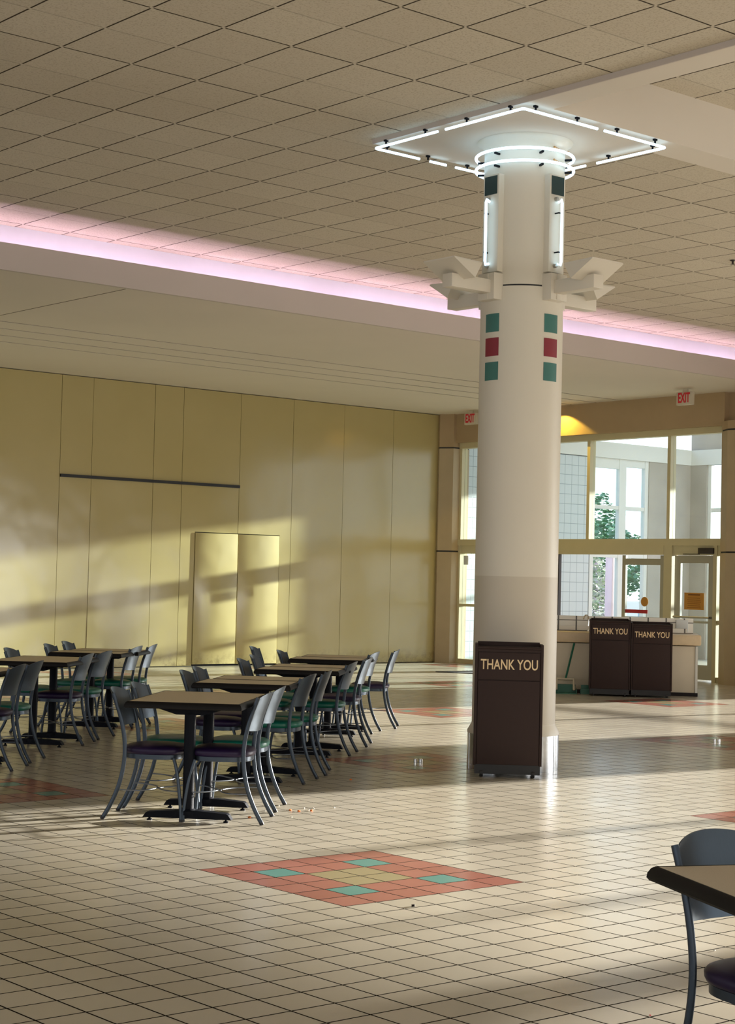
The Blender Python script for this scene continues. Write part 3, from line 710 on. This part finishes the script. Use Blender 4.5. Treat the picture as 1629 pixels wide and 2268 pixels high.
def make_chair():
    t = thing('dining_chair', '', 'chair')
    obj('seat_cushion', cushion_bm(), M_PURPLE, t, 60)
    bm = new_bm(); loops_mesh(bm, [(.014, .396), (.010, .398), (.010, .427), (.02, .429)]); obj('seat_pan', bm, M_GUN, t, 35)
    for s in (-1, 1):
        p = smooth_path([(-.252, .205*s, .012), (-.203, .201*s, .10), (-.155, .197*s, .22), (-.128, .194*s, .34), (-.120, .192*s, .45), (-.130, .192*s, .56), (-.158, .193*s, .68), (-.208, .195*s, .822)], 4)
        bm = new_bm(); tube(bm, p, .0105, 12, rad2=.0145); lg = obj('leg', bm, M_GUN, t, 50)
        bm = new_bm(); tube(bm, [(-.258, .2055*s, 0), (-.250, .205*s, .016)], .0125, 12, rad2=.015); obj('foot_cap', bm, M_DARKLINE, lg, 40)
        p = smooth_path([(.268, .200*s, .012), (.262, .198*s, .10), (.247, .192*s, .22), (.228, .184*s, .33), (.205, .174*s, .405)], 4)
        bm = new_bm(); tube(bm, p, .0115, 12); lg = obj('leg', bm, M_GUN, t, 50)
        bm = new_bm(); tube(bm, [(.269, .2003*s, 0), (.268, .2*s, .016)], .0135, 12); obj('foot_cap', bm, M_DARKLINE, lg, 40)
    bm = new_bm()
    h1 = [(-.166, .198, .195), (-.09, .192, .193), (-.02, .165, .19), (.03, .10, .19), (.055, .04, .19), (.060, 0, .19)]
    h2 = [(.250, .193, .195), (.20, .170, .193), (.14, .115, .19), (.09, .05, .19), (.075, 0, .19)]
    for h in (h1, h2):
        p = smooth_path(h + [(x, -y, z) for x, y, z in h[::-1][1:]], 3); tube(bm, p, .0045, 8, ref=Vector((0,0,1)))
    tube(bm, [(.056, 0, .19), (.079, 0, .19)], .006, 8)
    obj('stretcher', bm, M_CHROME2, t, 50)
    bm = new_bm(); n, m = 18, 8; G = []
    for side in (0, 1):
        g_ = []
        for i in range(n+1):
            y = -.186 + .372*i/n; q = max(0, 1-(y/.186)**2); row = []
            z0 = .603 - .008*q; z1 = .812 + 0.042*q**.75
            for j in range(m+1):
                z = z0 + (z1-z0)*j/m
                row.append(bm.verts.new((post_x(z) - .050*q + (.003 if side else -.003), y, z)))
            g_.append(row)
        G.append(g_)
    for i in range(n):
        for j in range(m):
            bm.faces.new((G[0][i][j], G[0][i+1][j], G[0][i+1][j+1], G[0][i][j+1])); bm.faces.new((G[1][i][j], G[1][i][j+1], G[1][i+1][j+1], G[1][i+1][j]))
        bm.faces.new((G[0][i][0], G[1][i][0], G[1][i+1][0], G[0][i+1][0])); bm.faces.new((G[0][i][m], G[0][i+1][m], G[1][i+1][m], G[1][i][m]))
    for j in range(m):
        bm.faces.new((G[0][0][j], G[0][0][j+1], G[1][0][j+1], G[1][0][j])); bm.faces.new((G[0][n][j], G[1][n][j], G[1][n][j+1], G[0][n][j+1]))
    obj('backrest', bm, M_GUNB, t, 40)
    return t
M_CHROME2 = simple('steel_wire', (.16, .18, .21), .38, .8, var=.05)
proto = make_chair()
bm = cushion_bm(); tmp = obj('seat_green', bm, M_GREEN, None, 60); SEAT_G = tmp.data; bpy.data.objects.remove(tmp)
SEAT_P = [c_ for c_ in proto.children if c_.name.startswith('seat_cushion')][0].data
GA = 'metal chairs with purple seats'; GB = 'metal chairs with green seats'
AL, AR = TH, TH + PI
chairs = [
 (-2.64, 11.32, AL, 'p', 'purple seated chair on the left of the nearest table, front one'),
 (-2.64, 11.88, AL, 'g', 'green seated chair on the left of the nearest table, rear one'),
 (-2.09, 11.32, AR, 'p', 'purple seated chair on the right of the nearest table, front one'),
 (-2.10, 11.94, AR, 'g', 'green seated chair on the right of the nearest table, rear one'),
 (-2.66, 13.56, AL, 'p', 'purple seated chair left of the second right-row table, front one'),
 (-2.68, 14.14, AL, 'p', 'purple seated chair left of the second right-row table, rear one'),
 (-2.11, 13.59, AR-.12, 'g', 'green seated chair right of the second right-row table, front one'),
 (-2.06, 14.20, AR+.05, 'g', 'green seated chair right of the second right-row table, rear one'),
 (-2.60, 15.75, AL, 'g', 'green seated chair left of the third right-row table, front one'),
 (-2.62, 16.55, AL, 'g', 'green seated chair left of the third right-row table, rear one'),
 (-2.03, 15.83, AR-.05, 'g', 'green seated chair right of the third right-row table, front one'),
 (-1.98, 16.70, AR, 'p', 'purple seated chair right of the third right-row table, rear one'),
 (-2.56, 17.82, AL, 'g', 'green seated chair left of the farthest right-row table, beside its corner'),
 (-2.98, 18.58, AL, 'g', 'chair pulled back left of the farthest right-row table, only its back shows'),
 (-2.05, 18.12, AR-.12, 'g', 'green seated chair right of the farthest right-row table'),
 (-1.90, 18.83, AR+.02, 'p', 'purple seated chair standing apart, rightmost of the far chairs'),
 (-4.55, 15.91, AR, 'p', 'purple seated chair right of the left-row table, front one'),
 (-4.54, 16.55, AR-.12, 'g', 'green seated chair right of the left-row table, rear one'),
 (-5.07, 16.55, AL, 'g', 'chair back at the far left edge, behind the left-row table'),
 (-4.53, 13.72, AR, 'p', 'purple seated chair cut by the left frame edge'),
 (-4.57, 14.34, AR, 'g', 'green seated chair beside the chair cut by the left frame edge'),
 (-5.02, 17.72, AL, 'g', 'green seated chair left of the table nearest the yellow wall, front one'),
 (-5.06, 18.53, AL, 'g', 'green seated chair left of the table nearest the yellow wall, rear one'),
 (-4.55, 17.86, AR-.05, 'g', 'green seated chair right of the table nearest the yellow wall, front one'),
 (-4.52, 18.42, AR+.05, 'g', 'green seated chair right of the table nearest the yellow wall, rear one'),
]
for i, (a, b_, rz, s, lab) in enumerate(chairs):
    if i == 0:
        proto.location = uv(a, b_); proto.rotation_euler = (0, 0, rz); proto['label'] = lab; proto['group'] = GA
    else: dup(proto, uv(a, b_), rz, lab, GA if s == 'p' else GB, SEAT_P if s == 'p' else SEAT_G)
dup(proto, (4.315, 3.185, 0), math.radians(-100), 'large foreground chair with purple seat, cut by the right frame edge', GA, SEAT_P)

# ------------------------------------------------------------------ waste bins
def make_bin(label, loc, rz, W, D, H, sleeve=True):
    """face towards -Y, origin at the middle of the front bottom edge"""
    t = thing('waste_bin', label, 'bin', loc, rz, 'brown THANK YOU waste bins')
    h0 = .105; ztray = H-.045
    bm = new_bm()
    box(bm, -W/2, -W/2+.022, 0, D, h0-.005, H-.012, .002); box(bm, W/2-.022, W/2, 0, D, h0-.005, H-.012, .002)
    box(bm, -W/2+.022, W/2-.022, .012, D, h0, ztray); box(bm, -W/2+.022, W/2-.022, D-.02, D, ztray, H, .002)
    obj('cabinet', bm, M_BROWN, t, 30)
    bm = new_bm(); tube(bm, [(-W/2+.022, .010, ztray+.002), (W/2-.022, .010, ztray+.002)], .012, 10, ref=Vector((0,0,1))); box(bm, -W/2+.022, W/2-.022, .004, .013, ztray-.032, ztray-.010); obj('tray_lip', bm, M_BROWN, t, 50)
    bm = new_bm(); box(bm, -W/2+.022, W/2-.022, .012, D-.02, ztray+.001, ztray+.008); obj('tray', bm, M_DARKLINE, t)
    zf = H-.31
    bm = new_bm(); box(bm, -W/2+.028, W/2-.028, -.002, .016, zf+.004, ztray-.036, .002); fl = obj('flap', bm, M_BROWN, t, 30)
    bm = new_bm(); box(bm, -W/2+.028, W/2-.028, -.002, .016, h0+.004, zf-.004, .002); obj('door', bm, M_BROWN, t, 30)
    bm = new_bm(); box(bm, -W/2+.012, W/2-.012, .014, D-.014, .028, h0+.002); obj('plinth', bm, M_DARKLINE, t)
    for sx_ in (-1, 1):
        for y in (.035, D-.05):
            bm = new_bm(); lathe(bm, [(.012,-.014),(.03,-.014),(.033,0),(.03,.014),(.012,.014)], 16)
            bmesh.ops.rotate(bm, verts=bm.verts, cent=(0,0,0), matrix=Matrix.Rotation(PI/2, 3, 'Y')); bmesh.ops.translate(bm, verts=bm.verts, vec=(sx_*(W/2-.07), y, .033)); box(bm, sx_*(W/2-.07)-.02, sx_*(W/2-.07)+.02, y-.012, y+.012, .034, .06); obj('caster', bm, M_DARKLINE, t, 40)
    M4 = Matrix.Translation((0, -.004, (zf+ztray-.036)/2+.012)) @ Matrix.Rotation(PI/2, 4, 'X')
    text_mesh('THANK YOU', .118, .002, M_GOLD, 'lettering', fl, M4, .0015, W*.835)
    return t
def bin_from(p, q, label, D, H):
    p, q = Vector(p), Vector(q); dd = q-p; m_ = (p+q)/2
    make_bin(label, (m_.x, m_.y, 0), math.atan2(dd.y, dd.x), dd.length, D, H)
bin_from((9.94, 10.325), (10.35, 9.935), 'brown THANK YOU waste bin standing alone in front of the column', .29, 1.112)
pa, pb = Vector((18.66, 17.0)), Vector((19.47, 16.13)); mid = (pa+pb)/2; dd = (pb-pa).normalized()
bin_from(pa, mid-dd*.004, 'left brown THANK YOU waste bin of the pair at the counter', .45, 1.12)
bin_from(mid+dd*.004, pb, 'right brown THANK YOU waste bin of the pair at the counter', .45, 1.085)

# ------------------------------------------------------------------ condiment counter (local x along its front, y into it)
ct = thing('condiment_counter', 'cream condiment counter with beige top and white tile upstand behind the paired bins', 'counter', (18.60, 17.95, 0), math.atan2(16.25-17.95, 20.17-18.60))
LC = math.hypot(20.17-18.60, 17.95-16.25); DC = .75
bm = new_bm(); box(bm, 0, LC, 0, DC, .05, .735, .004); obj('cabinet', bm, M_CREAM, ct, 30)
bm = new_bm(); box(bm, -.02, LC+.02, -.02, DC, 0, .052); obj('plinth', bm, M_BROWNE, ct)
bm = new_bm(); box(bm, LC-.02, LC+.015, -.012, .03, .05, .735); box(bm, LC-.005, LC+.012, 0, DC, .05, .735); obj('corner_guard', bm, M_ALU, ct)
bm = new_bm(); box(bm, -.06, LC+.06, -.05, DC+.02, .745, .905, .03); obj('countertop', bm, M_CTOP, ct, 40)
bm = new_bm(); box(bm, .02, LC-.02, DC-.16, DC, .905, 1.13); box(bm, .02, 1.4, DC-.26, DC-.16, .905, .98); box(bm, LC-.35, LC-.12, DC-.30, DC-.16, .905, .98); obj('tile_upstand', bm, M_CTILE, ct)
bm = new_bm(); box(bm, LC-.28, LC-.10, DC-.2, DC-.02, .93, 1.11, .01)
tag(obj('napkin_dispenser', bm, M_VWHITE, None, 30), 'white box with wooden side at the right end of the counter', 'dispenser').matrix_world = Matrix.Translation(ct.location) @ Matrix.Rotation(ct.rotation_euler.z, 4, 'Z')
bm = new_bm(); tube(bm, smooth_path([(.72, .50, .90), (.72, .50, 1.10), (.70, .44, 1.15), (.66, .34, 1.13), (.65, .30, 1.09)], 4), .011, 8); lathe(bm, [(.025, .905), (.02, .93)], 12, (.72, .50))
tag(obj('faucet', bm, M_CHROME, None, 50), 'curved chrome faucet rising behind the left paired bin', 'faucet').matrix_world = Matrix.Translation(ct.location) @ Matrix.Rotation(ct.rotation_euler.z, 4, 'Z')
# crumpled white napkins at the left end of the counter
bm = new_bm(); bmesh.ops.create_icosphere(bm, subdivisions=3, radius=.09)
for v in bm.verts: v.co *= 1 + random.uniform(-.16, .16); v.co.z = max(v.co.z*.9, -.07)
cr_ = obj('crumpled_napkin', bm, M_CRUMB, None, 60); cr_.location = (18.60, 17.76, .975); tag(cr_, 'crumpled white napkin on the left end of the counter', 'napkin')

# lobby dustpan with long handle
t = thing('dustpan', 'green lobby dustpan with long handle leaning on the counter', 'dustpan', (18.72, 17.52, 0), math.radians(-47))
bm = new_bm(); prism(bm, [(-.17, -.14), (.17, -.14), (.15, .10), (-.15, .10)], .0, .015); prism(bm, [(-.15, .02), (.15, .02), (.13, .10), (-.13, .10)], .015, .13); box(bm, -.17, -.155, -.14, .10, .015, .07); box(bm, .155, .17, -.14, .10, .015, .07); obj('pan', bm, M_BROOM, t)
bm = new_bm(); tube(bm, [(-.13, -.06, .05), (-.12, .0, .21), (.12, .0, .21), (.13, -.06, .05)], .02, 8); obj('bracket', bm, M_CREAM, t, 40)
bm = new_bm(); tube(bm, [(0, .0, .20), (.12, .12, .735)], .015, 8); obj('handle', bm, M_BROOM, t, 40)
t = thing('lobby_broom', 'small green broom head beside the dustpan', 'broom', (18.92, 17.31, 0), math.radians(-47))
bm = new_bm(); prism(bm, [(-.07, -.04), (.07, -.04), (.07, .04), (-.07, .04)], 0, .07); prism(bm, [(-.06, -.03), (.06, -.03), (.03, .03), (-.03, .03)], .07, .13); obj('bristles', bm, M_BROOM, t)

# entry mat
bm = new_bm(); prism(bm, [(20.65, 22.45), (23.1, 22.5), (23.1, 21.3), (21.25, 21.3)], 0.0, .012)
tag(obj('entry_mat', bm, M_MAT), 'dark entry mat on the floor behind the column', 'mat')

# ------------------------------------------------------------------ exit signs
for (x, y, z, lab) in ((22.5, 18.47, 4.70, 'lit EXIT sign hanging above the right entrance door'), (22.9, 24.05, 4.70, 'lit EXIT sign hanging left of the column near the corner')):
    t = thing('exit_sign', lab, 'sign', (x, y, z-.03), 0, 'red and white EXIT signs')
    bm = new_bm(); box(bm, -.02, .055, -.165, .165, -.03, .19, .012); obj('housing', bm, M_SIGNW, t, 40)
    bm = new_bm(); box(bm, 0, .04, -.045, .045, .19, ZS-(z-.03)+.001); obj('mount', bm, M_SIGNW, t)
    M4 = Matrix(((0,0,-1,-.023), (-1,0,0,0), (0,1,0,.082), (0,0,0,1)))
    text_mesh('EXIT', .23, .002, M_RED, 'lettering', t, M4, .006, .25)
# paper notice on the swing door
bm = new_bm(); box(bm, XE+.035, XE+.039, 18.74, 19.17, 1.22, 1.50)
ns = thing('door_notice', 'orange paper notice on the glass of the swing door', 'notice', (XE+.030, 18.955, 1.22))
bm.free(); bm = new_bm(); box(bm, 0, .003, -.215, .215, 0, .29); obj('sheet', bm, M_ORANGE, ns)
bm = new_bm(); box(bm, -.001, .0, -.13, .13, .245, .268)
for k in range(6): box(bm, -.001, .0, -.15+.01*(k % 3), .15-.012*(k % 2), .03+k*.033, .038+k*.033)
obj('print', bm, M_ORANGED, ns)
bm = new_bm(); box(bm, 0, .03, -.06, .06, -.09, .09, .006); sw = obj('wall_switch', bm, M_VWHITE, None, 30); sw.location = (XE+.06, 24.16, 2.03)
sw.location = (XE-.032, 24.60, 2.03); tag(sw, 'small white push plate on the glazing left of the column', 'switch')

# downlight washing the header, sprinkler head
t = thing('downlight', 'recessed warm downlight in the soffit by the entrance header', 'light', (22.98, 21.95, ZS))
bm = new_bm(); lathe(bm, [(.055, -.004), (.075, -.006), (.08, 0.0)], 24); obj('trim_ring', bm, M_ALU, t, 40)
light('downlight_lamp', 'SPOT', (22.98, 21.95, ZS-.012), 100, (1.0, .66, .10), dir=(0.0, 0, -1), spot_size=math.radians(121), spot_blend=.2, shadow_soft_size=.02)
v_ = (r2*(1624-814.5) - u2*(576-1134) + d*F_PX); SPR = (v_.x*(HC-H_CAM)/v_.z, v_.y*(HC-H_CAM)/v_.z)
bm = new_bm(); lathe(bm, [(.035, HC), (.03, HC-.012), (.012, HC-.016), (.012, HC-.045), (.03, HC-.05)], 16, SPR); tag(obj('sprinkler_head', bm, M_BRONZE, None, 40), 'small dark sprinkler head on the ceiling at the right frame edge', 'sprinkler')

# ------------------------------------------------------------------ small things on the floor
def on_tile(i, j): return (OX+i*TS, OY+j*TS)
for (i, j, lab) in ((23, 23, 'chrome floor outlet cap in the inlaid diamond left of the column'), (3, 23, 'chrome floor outlet cap in the inlaid diamond at the left edge'), (43, 23, 'chrome floor outlet cap in the inlaid diamond right of the column')):
    t = thing('floor_outlet', lab, 'floor outlet', (*on_tile(i, j), 0), 0, 'floor outlet caps')
    for s in (-.02, .02):
        bm = new_bm(); lathe(bm, [(.017, 0), (.017, .03), (.013, .034)], 16, (s, -s*.6)); obj('cap', bm, M_CHROME, t, 40)
def crumb(x, y, s, mat, name, lab, grp, cat):
    bm = new_bm(); bmesh.ops.create_icosphere(bm, subdivisions=2, radius=s)
    for v in bm.verts: v.co *= 1 + random.uniform(-.25, .25); v.co.z = v.co.z*.55 + s*.45
    o = obj(name, bm, mat, None, 60); o.location = (x, y, 0.001); tag(o, lab, cat, grp)
PX = [(643, 1796, 'orange food bit left of three in a row behind the nearest chairs'), (662, 1798, 'orange food bit in the middle of three in a row'), (690, 1797, 'orange food bit right of three in a row'), (553, 1812, 'orange food bit between the front legs of the nearest table group')]
FLOORPTS = {}
def floor_pt(px, py):
    v = (r2*(px-814.5) - u2*(py-1134) + d*F_PX); tt = -H_CAM/v.z; return v.x*tt, v.y*tt
for px, py, lab in PX:
    x, y = floor_pt(px, py); crumb(x, y, .011, M_CARROT, 'food_scrap', lab, 'orange food bits on the floor', 'food')
for px, py in ((674, 1791), (695, 1791), (684, 1795), (646, 1811), (588, 1797), (592, 1795), (618, 1785), (741, 1790)):
    x, y = floor_pt(px, py); crumb(x, y, .006, M_CRUMB, 'crumb', 'tiny white crumb on the sunlit tiles near the nearest table', 'white crumbs on the floor', 'crumb')
x, y = floor_pt(916, 2008); crumb(x, y, .010, M_BROWNE, 'dirt_speck', 'small dark speck just below the large inlaid diamond', None, 'dirt')
x, y = floor_pt(777, 1728); crumb(x, y, .010, M_CARROT, 'food_scrap', 'lone yellow orange food bit on the shaded tiles', 'orange food bits on the floor', 'food')
x, y = floor_pt(1441, 2250); crumb(x, y, .004, M_REDD, 'dirt_speck', 'tiny red speck near the bottom right tiles', None, 'dirt')
x, y = floor_pt(1583, 2107); crumb(x, y, .006, M_CRUMB, 'crumb', 'tiny white crumb behind the foreground chair', 'white crumbs on the floor', 'crumb')
